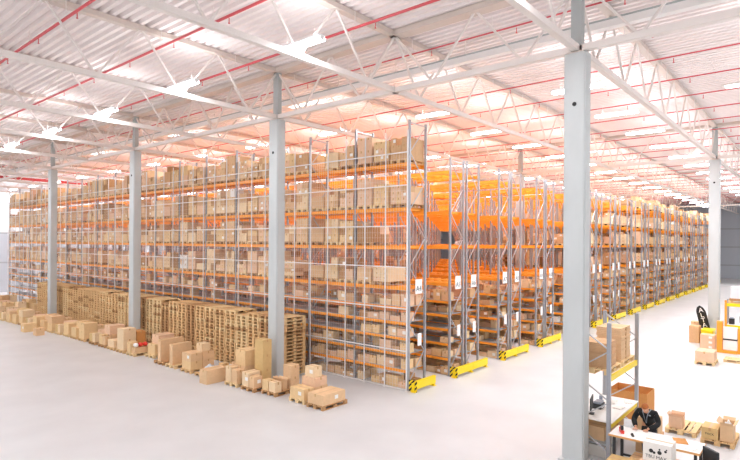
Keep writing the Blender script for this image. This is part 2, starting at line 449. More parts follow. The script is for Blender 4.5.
# 6th
C(13.42, 14.02, 18.32, 18.66, G_, .50, 'carton at the back of the ' + P(6), 'pale tan')
C(13.42, 14.02, 18.70, 19.00, G_, .42, 'lower carton at the back of the ' + P(6), 'tan')
b = MB()
for k in range(5): b.ball((13.12 + .05 * (k % 2), 18.36 + .14 * k, G_ + .10), .15, .11, .10, M['dark'] if k % 2 else M['bluegrey'], 10, 6)
tag(link('plastic_bundle', b.mesh('plastic_bundle')), 'dark crumpled plastic bundle at the front of the ' + P(6), 'bundle')
C(11.85, 12.78, 18.42, 18.92, 0, .55, 'long tan carton standing straight on the floor before the pallet row', 'tan')
# 7th
def sheet(cx, cy, z, rx, ry, h, m, label, name='plastic_sheet'):
    q = MB(); n = 9
    rr = random.Random(5); P_ = [[(cx + (i / (n - 1) - .5) * 2 * rx, cy + (j / (n - 1) - .5) * 2 * ry, z + h * (rr.random() * .7 + .3) * math.sin(PI * i / (n - 1)) * math.sin(PI * j / (n - 1)) + .01) for j in range(n)] for i in range(n)]
    for i in range(n - 1):
        for j in range(n - 1): q.poly([P_[i][j], P_[i+1][j], P_[i+1][j+1], P_[i][j+1]], m)
    o = link(name, q.mesh(name)); sm = o.modifiers.new('th', 'SOLIDIFY'); sm.thickness = .006; return tag(o, label, 'plastic sheet')
sheet(12.86, 19.75, G_, .36, .3, .34, M['film'], 'crumpled white plastic sheet on the ' + P(7))
C(13.26, 13.56, 19.38, 19.42+.28, G_, .3, 'small carton behind the plastic on the ' + P(7), 'sandy')
# 8th
for k, (nm, z) in enumerate((('lower', G_), ('upper', G_ + .342))):
    C(12.42, 12.98, 20.50, 21.20, z, .34, '%s front carton of the block on the ' % nm + P(8), 'tan' if k else 'sandy', 'x' if k else None)
    C(13.00, 13.56, 20.50, 21.20, z, .34, '%s back carton of the block on the ' % nm + P(8), 'tan')
C(13.02, 13.42, 20.62, 21.02, G_ + .684, .34, 'small carton topping the block on the ' + P(8), 'pale tan')
# 9th, 10th slabs
C(12.42, 13.36, 21.98, 22.24, G_, .90, 'upright slab-like carton standing on the ' + P(9), 'tan')
C(12.40, 13.56, 22.98, 23.24, G_, .98, 'taller slab-like carton standing on the ' + P(10), 'tan')
# 11th
C(12.9, 13.9, 24.46, 25.14, G_, .50, 'wide lower carton on the ' + P(11), 'sandy')
C(13.1, 13.9, 24.46, 25.10, G_ + .502, .42, 'upper carton set back on the ' + P(11), 'pinkish tan')
# 12th with red and white sacks
C(12.42, 12.78, 25.92, 26.26, G_, .50, 'upright carton beside the red sacks on the ' + P(12), 'sandy')
C(12.46, 13.20, 25.52, 25.88, G_, .26, 'flat carton under the red sacks on the ' + P(12), 'tan')
for k, (dx, dy, dz, m, nm) in enumerate(((.12, .18, .0, 'white', 'white sack slumped at the front of the'), (.36, .2, .02, 'redtool', 'red sack beside the white one on the'), (.6, .18, .0, 'redtool', 'second red sack on the'))):
    q = MB(); q.ball((12.46 + dx, 25.52 + dy, G_ + .264 + .112), .105, .165, .10, M[m], 12, 8, lambda p, n: Vector((p.x, p.y + .012 * math.sin(p.x * 50), p.z + .012 * math.sin(p.y * 40))))
    tag(link('sack', q.mesh('sack')), nm + ' ' + P(12), 'sack')
# 13th
for k, nm in enumerate(('lower', 'upper')):
    C(12.42, 13.06, 26.66, 27.34, G_ + .532 * k, .53, '%s tall carton at the front of the ' % nm + P(13), 'pale tan')
C(13.10, 13.56, 26.66, 27.34, G_, .86, 'orange-brown carton at the back of the ' + P(13), 'orange')
# 14th, 15th
C(12.42, 12.96, 27.70, 28.40, G_, .36, 'low carton at the front of the ' + P(14), 'pale tan')
C(13.0, 13.5, 27.75, 28.40, G_, .62, 'taller carton at the back of the ' + P(14), 'pinkish tan')
C(12.42, 12.72, 28.74, 29.06, G_, .42, 'small carton in front of the stack on the ' + P(15), 'tan')
C(12.42, 12.72, 29.10, 29.46, G_, .5, 'upright carton left beside the small one on the ' + P(15), 'sandy')
C(12.76, 13.5, 28.74, 29.46, G_, .5, 'lower carton of the stack on the ' + P(15), 'tan')
C(12.70, 13.5, 28.80, 29.46, G_ + .502, .46, 'upper carton of the stack on the ' + P(15), 'pinkish tan')
# 16th..28th: generated, two to four cartons each
for i in range(15, 28):
    y = slots[i]; x = 12.38 - max(0, i - 18) * .06
    n = i + 1; t = R.choice(['sandy', 'tan', 'pale tan', 'olive'])
    style = (i * 7) % 4
    if style in (0, 2):
        C(x + .03, x + .75, y + .04, y + .76, G_, .42, 'lower carton on the front of the ' + P(n), 'sandy')
        C(x + .03, x + .75, y + .04, y + .76, G_ + .422, .42 if style == 0 else .2, 'upper carton on the front of the ' + P(n), t)
        C(x + .8, x + 1.18, y + .06, y + .7, G_, .66, 'upright carton at the back of the ' + P(n), 'tan')
    elif style == 1:
        C(x + .03, x + .42, y + .04, y + .38, G_, .46, 'small near carton at the front of the ' + P(n), 'pale tan')
        C(x + .03, x + .42, y + .42, y + .76, G_, .42, 'small far carton at the front of the ' + P(n), 'olive')
        C(x + .48, x + 1.16, y + .06, y + .74, G_, .58, 'big carton at the back of the ' + P(n), 'pinkish tan', 'x')
    else:
        C(x + .03, x + 1.1, y + .06, y + .74, G_, .48, 'one long carton across the ' + P(n), 'sandy')
        C(x + .3, x + .9, y + .1, y + .7, G_ + .482, .34, 'shorter carton on top of the long one, ' + P(n), t)
# loose cartons out in front at the far end and a second group by the far end of the rack
C(11.25, 11.9, 37.2, 37.8, 0, .5, 'carton on bare floor in front of the far pallets', 'sandy', 'x')
C(11.3, 11.75, 35.3, 35.8, 0, .42, 'smaller carton on bare floor in front of the far pallets', 'tan')
GB = 'cartons piled past the far end of the pallet stacks'
for r in range(3):
    for c_ in range(6):
        x = 14.6 - r * 1.5 - (.3 if c_ % 2 else 0); y = 46.3 + c_ * 1.9 + r * .35
        if x < 12.5 and y < 47: continue
        if abs(x + .6 - 14.08) < 1. and abs(y + .4 - 52.93) < .9: continue
        n = r * 6 + c_
        where = '%s pallet of row %s beyond the empty-pallet stacks' % (ORD[c_ + 1], NUM[r + 1])
        pallet_obj(x + .6, y + .4, 0, 'loaded wooden pallet, ' + where, group='pallets beyond the stacks')
        h = R.choice([.4, .55, .7])
        C(x + .03, x + .6, y + .04, y + .76, G_, h, 'front carton on the ' + where, R.choice(TINTS + ['olive']))
        C(x + .63, x + 1.17, y + .04, y + .76, G_, h + R.choice([0, .2, .35]), 'back carton on the ' + where, R.choice(TINTS + ['olive']))

# ---- stacks of empty pallets
EUR = []          # every further pallet: (x, y, z, mat, apparent size, label)
for s in range(34):
    y = 17.05 + s * .835 + .4; nlev = 17 if s not in (3, 11, 19, 26) else 16
    base = R.choice(['wood', 'wood', 'wood2', 'wood3'])
    for k in range(nlev):
        x = 15.2 + R.uniform(-.018, .018)
        w = base if R.random() < .7 else R.choice(['wood', 'wood2', 'wood3'])
        EUR.append((x, y + R.uniform(-.008, .008), k * .1445, w, 1 / depth(x, y) ** 2, 'empty wooden pallet, %s from the floor in the %s stack from the A4 corner' % (ORD[k + 1], ORD[s + 1]), 'stacked empty pallets'))

# ------------------------------------------------------------------ racks
XR, YR, BAY, DEP, HR = 16.52, 12.09, 2.74, 1.07, 10.3
NB = 17
TIERS = [3.85, 5.42, 6.90, 8.62]
SHELVES = [.68, 1.30, 1.92, 2.51, 3.09]
LEV = [(z, .1) for z in SHELVES] + [(z, .14) for z in TIERS]
HR2 = 9.22
def post_mesh(h):
    q = MB(); a, t = .04, .01
    q.box(-a, a, -a, -a + t, .01, h, M['grey']); q.box(-a, -a + t, -a + t, a, .01, h, M['grey']); q.box(a - t, a, -a + t, a, .01, h, M['grey'])
    q.box(-.09, .09, -.08, .08, 0, .012, M['grey'])
    return q.mesh('post')
def brace_mesh(h):
    q = MB(); z = .3; s = 0
    q.bar((.05, 0, z - .1), (DEP - .05, 0, z - .1), .035, .05, M['brace'])
    while z + 1.1 < h:
        a, c = (.05, DEP - .05) if s % 2 == 0 else (DEP - .05, .05)
        q.bar((a, 0, z), (c, 0, z + 1.05), .025, .035, M['brace'], up=(0, 1, 0)); z += 1.1; s += 1
    q.bar((.05, 0, z), (DEP - .05, 0, z), .035, .05, M['brace'])
    return q.mesh('upright_frame')
POST, BRACE = post_mesh(HR), brace_mesh(HR)
POST2, BRACE2 = post_mesh(HR2), brace_mesh(HR2)
q = MB()
for v in (POST,): pass
def frame_whole(POST, BRACE):
    q = MB()
    for me, ox in ((POST, 0.), (POST, DEP), (BRACE, 0.)):
        for p in me.polygons:
            q.poly([(me.vertices[i].co.x + ox, me.vertices[i].co.y, me.vertices[i].co.z) for i in p.vertices], me.materials[p.material_index])
    return q.mesh('upright_frame')
FRAME = frame_whole(POST2, BRACE2)
def add_beam(q, x, y, z, h, s):
    q.box(x - .025, x + .025, y + .05, y + BAY - .05, z - h / 2, z + h / 2, M['orange'])
    for yy in (y + .05, y + BAY - .056): q.box(x - .035, x + .03, yy - .004 if yy == y + .05 else yy, yy + .006, z - h / 2 - .05, z + h / 2 + .03, M['orange'])
BEAM = {}
for h in (.1, .14):
    q = MB(); add_beam(q, 0, 0, 0, h, 1); BEAM[h] = q.mesh('beam')

def place_beams(q, x0, bays, levels, sides, y_off=0.):
    for bb in bays:
        for z, h in levels:
            for sd in sides: add_beam(q, x0 + (.0 if sd == 0 else DEP), bb * BAY, z, h, 1)

def rack(x0, label, sign, nb, detail, indiv_bays, indiv_sides, crossbars=True):
    o = thing('pallet_rack', label, 'rack', (x0, YR, 0))
    for k in range(nb + 1):
        if k < detail:
            fr = link('upright_frame', BRACE if detail > 9 else BRACE2, o, (0, k * BAY, 0)); pm = POST if detail > 9 else POST2
            link('post', pm, fr, (0, 0, 0)); link('post', pm, fr, (DEP, 0, 0))
        else:
            link('upright_frame', FRAME, o, (0, k * BAY, 0))
    for bb in range(min(nb, indiv_bays)):
        for z, h in LEV:
            for sd in indiv_sides: link('beam', BEAM[h], o, (DEP * sd, bb * BAY, z))
    q = MB()
    for bb in range(nb):
        for z, h in LEV:
            for sd in (0, 1):
                if bb < indiv_bays and sd in indiv_sides: continue
                add_beam(q, DEP * sd, bb * BAY, z, h, 1)
    if q.v:
        s = link('beams', q.mesh('beams'), o); s['kind'] = 'stuff'
    q = MB()
    for bb in range(nb):
        for z in TIERS:
            for c in (.23, .65, 1.12, 1.54, 2.01, 2.43): q.box(.03, DEP - .03, bb * BAY + c - .05, bb * BAY + c + .05, z - .03, z + .069, M['orange'])
    s = link('support_bars', q.mesh('support_bars'), o); s['kind'] = 'stuff'
    for z in SHELVES:
        q = MB()
        for bb in range(nb):
            for c in range(4):
                w = (BAY - .12) / 4; q.box(.03, DEP - .03, bb * BAY + .06 + c * w, bb * BAY + .06 + (c + 1) * w - .012, z + .051, z + .066, M['decking'])
        link('shelf_deck', q.mesh('shelf_deck'), o)
    # signs on the aisle end
    q = MB(); q.box(DEP / 2 - .2, DEP / 2 + .24, -.075, -.06, 3.64, 4.2, M['white'])
    s = link('aisle_sign', q.mesh('aisle_sign'), o)
    if sign:
        t = link('lettering', text_mesh(sign, .3, M['ink']), s, (DEP / 2 + .02, -.079, 3.83)); t.rotation_euler = (PI / 2, 0, 0)
    q = MB(); q.box(DEP / 2 - .02, DEP / 2 + .22, -.075, -.06, 1.62, 2.1, M['white'])
    link('rack_plate', q.mesh('rack_plate'), o)
    return o

RUNS = []   # (x0, nb)
rack(XR, 'orange and grey pallet rack signed A4 behind the white mesh fence', 'A4', NB, 18, 11, (0,))
RUNS.append((XR, NB, 0))
OFF, PITCH, GAP = 2.92, 4.42, .27
sg = 5
for n in range(17):
    for h in range(2):
        x0 = XR + OFF + n * PITCH + h * (DEP + GAP)
        nb = NB if n < 4 else (11 if n < 7 else 4)
        name = 'A%d' % sg if sg < 13 else None
        if name: lb = 'orange and grey pallet rack run with aisle sign %s' % name
        else: lb = 'pallet rack run, %s out from the fence, %s half of its pair' % (ORD[sg - 3], 'near' if h == 0 else 'far')
        rack(x0, lb, name, nb, 2 if n < 3 else 0, 3 if n < 4 else 1, (0, 1))
        RUNS.append((x0, nb, sg - 4)); sg += 1

# end guards
M['stripe'] = bpy.data.materials.new('hazard stripes'); M['stripe'].use_nodes = True
nt = M['stripe'].node_tree; bs = nt.nodes['Principled BSDF']; bs.inputs['Roughness'].default_value = .4
tc = nt.nodes.new('ShaderNodeTexCoord'); sp = nt.nodes.new('ShaderNodeSeparateXYZ'); ad = nt.nodes.new('ShaderNodeMath'); ad.operation = 'ADD'
md = nt.nodes.new('ShaderNodeMath'); md.operation = 'FRACT'; ml = nt.nodes.new('ShaderNodeMath'); ml.operation = 'MULTIPLY'; ml.inputs[1].default_value = 5.5
gt = nt.nodes.new('ShaderNodeMath'); gt.operation = 'GREATER_THAN'; gt.inputs[1].default_value = .5; mx = nt.nodes.new('ShaderNodeMix'); mx.data_type = 'RGBA'
mx.inputs['A'].default_value = lin('#fbdc12'); mx.inputs['B'].default_value = lin('#1c1c1e')
nt.links.new(tc.outputs['Object'], sp.inputs[0]); nt.links.new(sp.outputs['Y'], ad.inputs[0]); nt.links.new(sp.outputs['Z'], ad.inputs[1])
nt.links.new(ad.outputs[0], ml.inputs[0]); nt.links.new(ml.outputs[0], md.inputs[0]); nt.links.new(md.outputs[0], gt.inputs[0])
nt.links.new(gt.outputs[0], mx.inputs['Factor']); nt.links.new(mx.outputs['Result'], bs.inputs['Base Color'])
def guard(xa, xb, label, mid):
    o = thing('rack_end_guard', label, 'guard rail', (xa, YR - .42, 0))
    L = xb - xa
    segs = [(0, L)] if not mid else [(0, L / 2 - .01), (L / 2 + .01, L)]
    for a, c in segs:
        q = MB(); q.box(a, c, -.03, .03, .12, .42, M['yellow']); q.box(a, c, .03, .07, .37, .42, M['yellow']); link('guard_rail', q.mesh('guard_rail'), o)
    for x in ([0, L] if not mid else [0, L / 2, L]):
        q = MB(); q.box(x - .05, x + .05, .03, .15, 0, .34, M['yellow']); q.box(x - .09, x + .09, -.02, .19, 0, .015, M['yellow']); link('foot', q.mesh('foot'), o)
    q = MB(); q.box(-.025, 0, -.06, .30, .02, .44, M['stripe']); link('end_plate', q.mesh('end_plate'), o)
guard(XR - .1, XR + DEP + .14, 'short yellow guard rail with striped end at the foot of rack A4', False)
for n in range(17):
    xa = XR + OFF + n * PITCH
    guard(xa - .12, xa + 2 * DEP + GAP + .14, 'yellow double guard rail, %s one after the short rail at A4' % ORD[n + 1], True)

# ---- mesh fence in front of the A4 rack
FX = 16.40 - .07
fence = thing('mesh_fence', 'tall white mesh fence along the long face of the A4 rack', 'fence', (FX, YR - .05, 0))
PS = 1.056; NPN = 44; RAILS = [.04, 1.5, 3.1, 4.68, 6.25, 7.8, 9.05]
q = MB(); q.box(-.02, .02, -.02, .02, 0, 9.9, M['net']); q.box(-.05, .05, -.05, .05, 0, .012, M['net']); FP = q.mesh('fence_post')
q = MB(); w = .0022
y = .02
yy = .132
while yy < PS - .05:
    q.box(-w, w, yy - w, yy + w, .06, 9.05, M['net']); yy += .132
z = .2
while z < 9.0:
    q.box(-w, w, .02, PS - .02, z - w, z + w, M['net']); z += .2
FM = q.mesh('mesh_panel')
for k in range(NPN + 1):
    link('fence_post', FP, fence, (0, k * PS, 0))
    if k < NPN: link('mesh_panel', FM, fence, (0, k * PS, 0))
for z in RAILS:
    q = MB(); q.box(-.022, .022, 0, NPN * PS, z - .02, z + .02, M['net']); link('rail', q.mesh('rail'), fence)

# ---- loads in the racks: first a list, then the largest as objects and the rest as one mesh
CARTS = []   # (x0,x1,y0,y1,z0,h,tint,lab,size,label)
rl = random.Random(23)
LN = ['lowest shelf', 'second shelf', 'third shelf', 'fourth shelf', 'fifth shelf', 'floor level']
TN = ['first tier', 'second tier', 'third tier', 'top tier']
def tint(): return rl.choices(TINTS + ['dark brown', 'white'], [4, 4, 3, 3, 4, 2, .15])[0]
def add(x0, x1, y0, y1, z0, h, t, lab, label, vis):
    d = depth(x0, y0); CARTS.append((x0, x1, y0, y1, z0, h, t, lab, (vis * (y1 - y0 + .3 * (x1 - x0)) * h) / d ** 2, label))
def rname(run): return 'A4 rack' if run == 0 else ('rack A%d' % (run + 4) if run < 9 else 'rack run %s' % ORD[run + 1])
def inside_col(x, y):
    return any(x < cx + .3 and x + DEP > cx - .3 and y < cy + .4 and y + .8 > cy - .4 for cx in (X0, X0 + SX) for cy in (Y0 + 12, Y0 + 24, Y0 + 36, Y0 + 48))
def load(x0, y, z, hmax, run, bay, pos, tier, vis_near):
    """pallet with cartons; y = near edge of the 0.8 slot"""
    where = 'bay %s of %s, pallet %s' % (NUM[bay + 1], rname(run), NUM[pos + 1])
    EUR.append((x0 + DEP / 2, y + .4, z + .072, rl.choice(['wood', 'wood2', 'wood3']), .4 / depth(x0, y) ** 2 if run == 0 else .05 / depth(x0, y) ** 2, 'wooden pallet under cartons on %s, %s' % (TN[tier], where), 'pallets in the rack'))
    zb = z + .072 + .146; t = tint(); kind = rl.random()
    ny = rl.choice([1, 2, 2, 2, 3]); nx = 2; H = rl.uniform(.5, .95) * hmax
    nz = rl.choice([2, 3, 3, 4]) if ny > 1 else rl.choice([2, 2, 3])
    wy = .76 / ny; y0_ = y + .02; wx = 1.16 / nx; hz = round(min(H / nz, .55), 2); lab = 'x' if rl.random() < .25 else None
    cname = {1: ['sole'], 2: ['near', 'far'], 3: ['near', 'middle', 'far']}[ny]
    for c in range(ny):
        nzc = nz - (1 if rl.random() < .36 and nz > 1 else 0)
        for l in range(nzc):
            for a in range(nx):
                fx0 = x0 - .05 + a * wx
                tt = t if rl.random() < .7 else tint()
                lay = {0: 'bottom', 1: 'second', 2: 'third', 3: 'fourth'}[l]
                add(fx0 + .004, fx0 + wx - .004, y0_ + c * wy + .004, y0_ + (c + 1) * wy - .006, zb + l * hz, hz - .002, tt, 'x' if a == 0 and rl.random() < .12 else None,
                    '%s %s-layer %s carton on %s, %s%s' % (cname[c], lay, 'front' if a == 0 else 'rear', TN[tier], where, ''), 1. if (a == 0 and run == 0) else (.35 if (vis_near and c == 0) else .03))
def shelf(x0, bay, z, hmax, run, lev, dens, side):
    y = YR + bay * BAY + .1; end = YR + (bay + 1) * BAY - .1; k = 0
    while y < end - .25:
        w = rl.choice([.3, .36, .42, .5, .6]); w = round(min(w, end - y), 2)
        if rl.random() < dens:
            h = round(rl.uniform(.35, .85) * hmax, 2); dx = round(rl.uniform(.38, .46), 2)
            xa = x0 + .05 if side == 0 else x0 + DEP - .05 - dx
            k += 1
            add(xa, xa + dx, y, y + w - .012, z, h, tint(), 'x' if rl.random() < .3 else None, '%s carton on %s, bay %s of %s, %s' % (ORD[k], LN[lev], NUM[bay + 1], rname(run), 'fence face' if side == 0 else 'aisle face'), 1. if (run == 0 and side == 0) else .3 if side == 0 else .1)
        y += w + rl.choice([.01, .02, .05])
def zsh(l): return SHELVES[l] + .068 if l < 5 else .005
HSH = [.5, .5, .46, .46, .58, .5]
for bay in range(NB):
    for p in range(3):
        y = YR + bay * BAY + .09 + p * .87
        for t in range(4):
            if bay == 0 and ((t == 1 and p < 2) or (t == 0 and p == 0)): continue
            if rl.random() < .05 and not bay == 0: continue
            load(XR, y, TIERS[t], [1.2, 1.15, 1.35, 1.35][t] if bay else [.95, 1.1, 1.45, 1.35][t], 0, bay, p, t, bay == 0 and p == 0)
    for l in (5, 0, 1, 2, 3, 4):
        if bay > 3 and l in (5, 0, 1): continue
        d = {5: .85, 0: .85, 1: .7, 2: .8 if bay == 0 else .25, 3: .85 if bay == 0 else .12, 4: .85 if bay == 0 else .5}[l]
        for side in (0, 1):
            if side == 1 and (bay > 2 or l in (2, 3)): continue
            shelf(XR, bay, zsh(l), HSH[l], 0, l, d, side)
for (x0, nb, run) in RUNS[1:]:
    n = (run - 1) // 2
    fill = [.08, .06, .08, .2, .5, .7, .85][n] if n < 7 else .93
    nbv = 4 if n < 4 else 2
    for bay in range(min(nb, NB)):
        for p in range(3):
            for t in range(4):
                f = fill if bay < 3 else (fill * .5 if n < 4 else fill)
                if n >= 4 and bay > 2 and not (n in (5, 6) and bay > 6): continue
                if n in (5, 6) and bay > 6: f = .9
                if t == 3 and n < 7: f *= .35
                if bay < 3 and n < 4: f *= 0 if bay < 2 else .3
                if inside_col(x0, YR + bay * BAY + .09 + p * .87): continue
                if rl.random() < f: load(x0, YR + bay * BAY + .09 + p * .87, TIERS[t], 1.2, run, bay, p, t, bay == 0 and p == 0)
        if bay < nbv:
            for l in (5, 0, 1, 2, 3, 4):
                for side in (0, 1): shelf(x0, bay, zsh(l), HSH[l], run, l, [.6, .5, .3, .2, .45, .8][l] + (.3 if n > 4 else 0), side)
        elif n < 4 and bay < 8:
            for l in (5, 0, 4): shelf(x0, bay, zsh(l), HSH[l], run, l, .5, 0)

# ------------------------------------------------------------------ the packing station by the near column
RX0, RX1, RY0, RY1 = 14.46, 17.12, 4.22, 5.12
st = thing('packing_rack', 'open grey rack bay with yellow beams beside the near column', 'rack', (RX0, RY0, 0))
for k, x in enumerate((0, RX1 - RX0)):
    for y in (0, RY1 - RY0):
        q = MB(); q.box(-.05, .05, -.045, .045, 0, 3.58, M['grey']); q.box(-.08, .08, -.08, .08, 0, .012, M['grey']); link('post', q.mesh('post'), st, (x, y, 0))
    q = MB(); z = .25; s = 0
    while z < 3.3:
        a, c = (0, RY1 - RY0) if s % 2 == 0 else (RY1 - RY0, 0)
        q.bar((x, a, z), (x, c, z + .62), .03, .03, M['brace']); z += .66; s += 1
    link('bracing', q.mesh('bracing'), st)
for z in (.92, 2.14):
    for y in (0, RY1 - RY0):
        q = MB(); q.box(.05, RX1 - RX0 - .05, y - .03, y + .03, z - .07, z + .07, M['yellow']); link('beam', q.mesh('beam'), st)
q = MB(); q.box(.05, RX1 - RX0 - .05, -.06, RY1 - RY0 + .04, .992, 1.02, M['white']); link('worktop', q.mesh('worktop'), st)
q = MB(); q.box(.05, RX1 - RX0 - .05, .035, RY1 - RY0 - .035, .4, .43, M['decking']); q.box(.05, RX1 - RX0 - .05, -.02, .03, .36, .43, M['decking']); link('lower_shelf', q.mesh('lower_shelf'), st)
def bundle(x0, x1, y0, y1, z0, h, tintn, label, n):
    q = MB(); rr = random.Random(int(x0 * 100)); dz = h / n
    for k in range(n):
        j = rr.uniform(-.012, .012); j2 = rr.uniform(-.012, .012)
        q.box(x0 + j, x1 + j, y0 + j2, y1 + j2, z0 + k * dz, z0 + (k + 1) * dz - .004, CT[tintn])
    q.box(x0 + (x1 - x0) * .5 - .01, x0 + (x1 - x0) * .5 + .01, y0 - .016, y1 + .016, z0 - .0, z0 + h + .001, M['tape'])
    return tag(link('flat_carton_bundle', q.mesh('flat_carton_bundle')), label, 'carton bundle')
UP = 2.212
pallet_obj(15.12, 4.66, UP, 'pallet on the yellow upper beams, nearer the concrete column', k=2)
pallet_obj(16.44, 4.66, UP, 'pallet on the yellow upper beams, farther from the concrete column', k=2)
bundle(14.62, 15.42, 4.32, 5.10, UP + .146, .66, 'brown', 'shorter strapped bundle of flat brown cartons on the yellow beams', 14)
bundle(15.9, 16.8, 4.32, 4.98, UP + .146, .90, 'tan', 'taller strapped bundle of flat cartons on the yellow beams', 18)
WT = 1.021
# things on the white worktop of the rack
mo = thing('monitor', 'black computer monitor standing on the white rack worktop', 'monitor', (14.95, 4.82, WT), rz=.2)
q = MB(); q.box(-.11, .11, -.08, .08, 0, .015, M['dark']); q.box(-.02, .02, .0, .03, .015, .2, M['dark']); link('stand', q.mesh('stand'), mo)
q = MB(); q.box(-.27, .27, -.03, .0, .12, .46, M['dark']); link('screen', q.mesh('screen'), mo)
q = MB(); q.box(0, .36, 0, .22, 0, .14, M['dark']); q.box(.03, .33, .02, .2, .14, .2, M['bluegrey']); q.box(.06, .3, -.02, 0, .04, .08, M['white'])
o = link('label_printer', q.mesh('label_printer'), None, (15.45, 4.72, WT)); tag(o, 'small dark label printer next to the monitor on the worktop', 'printer')
for k, (x, y, h) in enumerate(((15.95, 4.4, .03), (16.35, 4.7, .05), (16.7, 4.35, .02))):
    q = MB()
    for s in range(4): q.box(-.15 + .01 * s, .15 + .01 * s, -.1 - .008 * s, .1 - .008 * s, h / 4 * s, h / 4 * (s + 1) - .001, M['paper'])
    o = link('paper_stack', q.mesh('paper_stack'), None, (x, y, WT), .3 * k - .2); tag(o, ['thin paper stack near the middle of the white worktop', 'thickest paper stack at the back of the worktop', 'thinnest paper stack by the far post of the worktop'][k], 'paper')
q = MB(); q.tube((0, 0, 0), (0, 0, .2), .05, M['bluegrey'], 10); q.tube((0, 0, .2), (0, 0, .26), .02, M['white'], 8)
tag(link('spray_bottle', q.mesh('spray_bottle'), None, (16.2, 4.95, WT)), 'grey bottle at the back edge of the white worktop', 'bottle')
C(14.7, 15.2, 4.4, 5.0, .432, .34, 'brown carton on the low shelf below the monitor', 'tan')
C(15.35, 15.8, 4.4, 4.95, .432, .3, 'pale carton in the middle of the low rack shelf', 'pinkish tan')
C(16.0, 16.5, 4.4, 4.95, .432, .36, 'brown carton toward the far end of the low rack shelf', 'brown')
C(14.7, 15.25, 4.36, 5.0, .002, .3, 'carton on the floor under the low rack shelf', 'white')
# packing table
TX0, TX1, TY0, TY1, TZ = 13.95, 14.78, 2.12, 4.08, .92
tb = thing('packing_table', 'wooden-edged packing table with a white top before the rack', 'table', (TX0, TY0, 0))
q = MB(); q.box(0, TX1 - TX0, 0, TY1 - TY0, TZ - .05, TZ - .004, M['tabletop']); q.box(.012, TX1 - TX0 - .012, .012, TY1 - TY0 - .012, TZ - .004, TZ, M['white']); link('tabletop', q.mesh('tabletop'), tb)
for x in (.08, TX1 - TX0 - .08):
    for y in (.1, TY1 - TY0 - .12):
        q = MB(); q.box(x - .03, x + .03, y - .03, y + .03, 0, TZ - .05, M['dark']); link('leg', q.mesh('leg'), tb)
q = MB(); q.box(TX1 - TX0 - .1, TX1 - TX0 - .06, .13, TY1 - TY0 - .15, .2, .25, M['dark']); link('crossbar', q.mesh('crossbar'), tb)
tz = TZ + .001
td = thing('tape_dispenser', 'red hand tape dispenser at the rack end of the table', 'tape dispenser', (14.25, 3.85, tz), rz=.5)
q = MB(); q.box(-.11, .11, -.035, .035, 0, .07, M['redtool']); q.box(.06, .11, -.035, .035, .07, .11, M['redtool']); link('dispenser_body', q.mesh('dispenser_body'), td)
q = MB(); q.tube((-.03, -.028, .125), (-.03, .028, .125), .055, M['dark'], 14); link('tape_roll', q.mesh('tape_roll'), td)
q = MB(); q.box(-.08, .08, -.03, .03, 0, .025, M['dark']); q.box(.02, .07, -.02, .02, .025, .045, M['black']); tag(link('barcode_scanner', q.mesh('barcode_scanner'), None, (14.18, 3.58, tz), .4), 'small black scanner lying beside the red tape dispenser', 'scanner')
q = MB()
for s in range(3): q.box(-.22 + .015 * s, .2 + .015 * s, -.15, .14, .004 * s, .004 * s + .003, M['paper'])
tag(link('paper_sheets', q.mesh('paper_sheets'), None, (14.48, 3.38, tz), .15), 'loose white sheets on the table in front of the person', 'paper')
q = MB(); q.box(-.2, .2, -.14, .14, 0, .008, CT['orange']); q.box(-.2, .2, -.14, -.1, .008, .014, CT['orange'])
tag(link('cardboard_folder', q.mesh('cardboard_folder'), None, (14.55, 2.62, tz), .35), 'flat orange cardboard folder on the white table top', 'folder')
q = MB(); q.box(-.14, .14, -.1, .1, 0, .02, M['paper']); tag(link('paper_pad', q.mesh('paper_pad'), None, (14.2, 2.32, tz), -.2), 'white pad near the open end of the table', 'paper')
# white printed carton standing before the table on a brown one
C(13.2, 13.84, 2.5, 3.2, 0, .73, 'big pinkish carton on the floor carrying the white printed carton', 'pinkish tan')
wb = C(13.3, 13.78, 2.56, 3.14, .732, .42, 'white printed carton in front of the packing table', 'white')
t = link('print', text_mesh('TBU MAX', .10, M['blackink'], .001), wb, (-.242, 0.02, .11)); t.rotation_euler = (PI / 2, 0, -PI / 2); t['label'] = 'black lettering'
q = MB()
for (yy, zz, r) in ((.12, .3, .045), (.06, .27, .03), (-.05, .29, .045), (-.05, .36, .02), (-.17, .34, .028), (-.19, .38, .015)): q.tube((-.241, yy, zz - .06), (-.243, yy, zz - .06), r, M['blackink'], 10)
link('printed_emblem', q.mesh('printed_emblem'), wb)
C(13.3, 13.8, 3.42, 3.95, 0, .5, 'brown carton on the floor under the rack end of the table', 'olive')
C(14.0, 14.45, 3.1, 3.6, 0, .45, 'carton on the floor below the middle of the table', 'sandy')
C(15.75, 16.3, 3.32, 3.9, 0, .52, 'lower carton of the pair between the person and the rack', 'brown')
C(15.78, 16.28, 3.36, 3.88, .522, .42, 'upper carton of the pair between the person and the rack', 'tan')
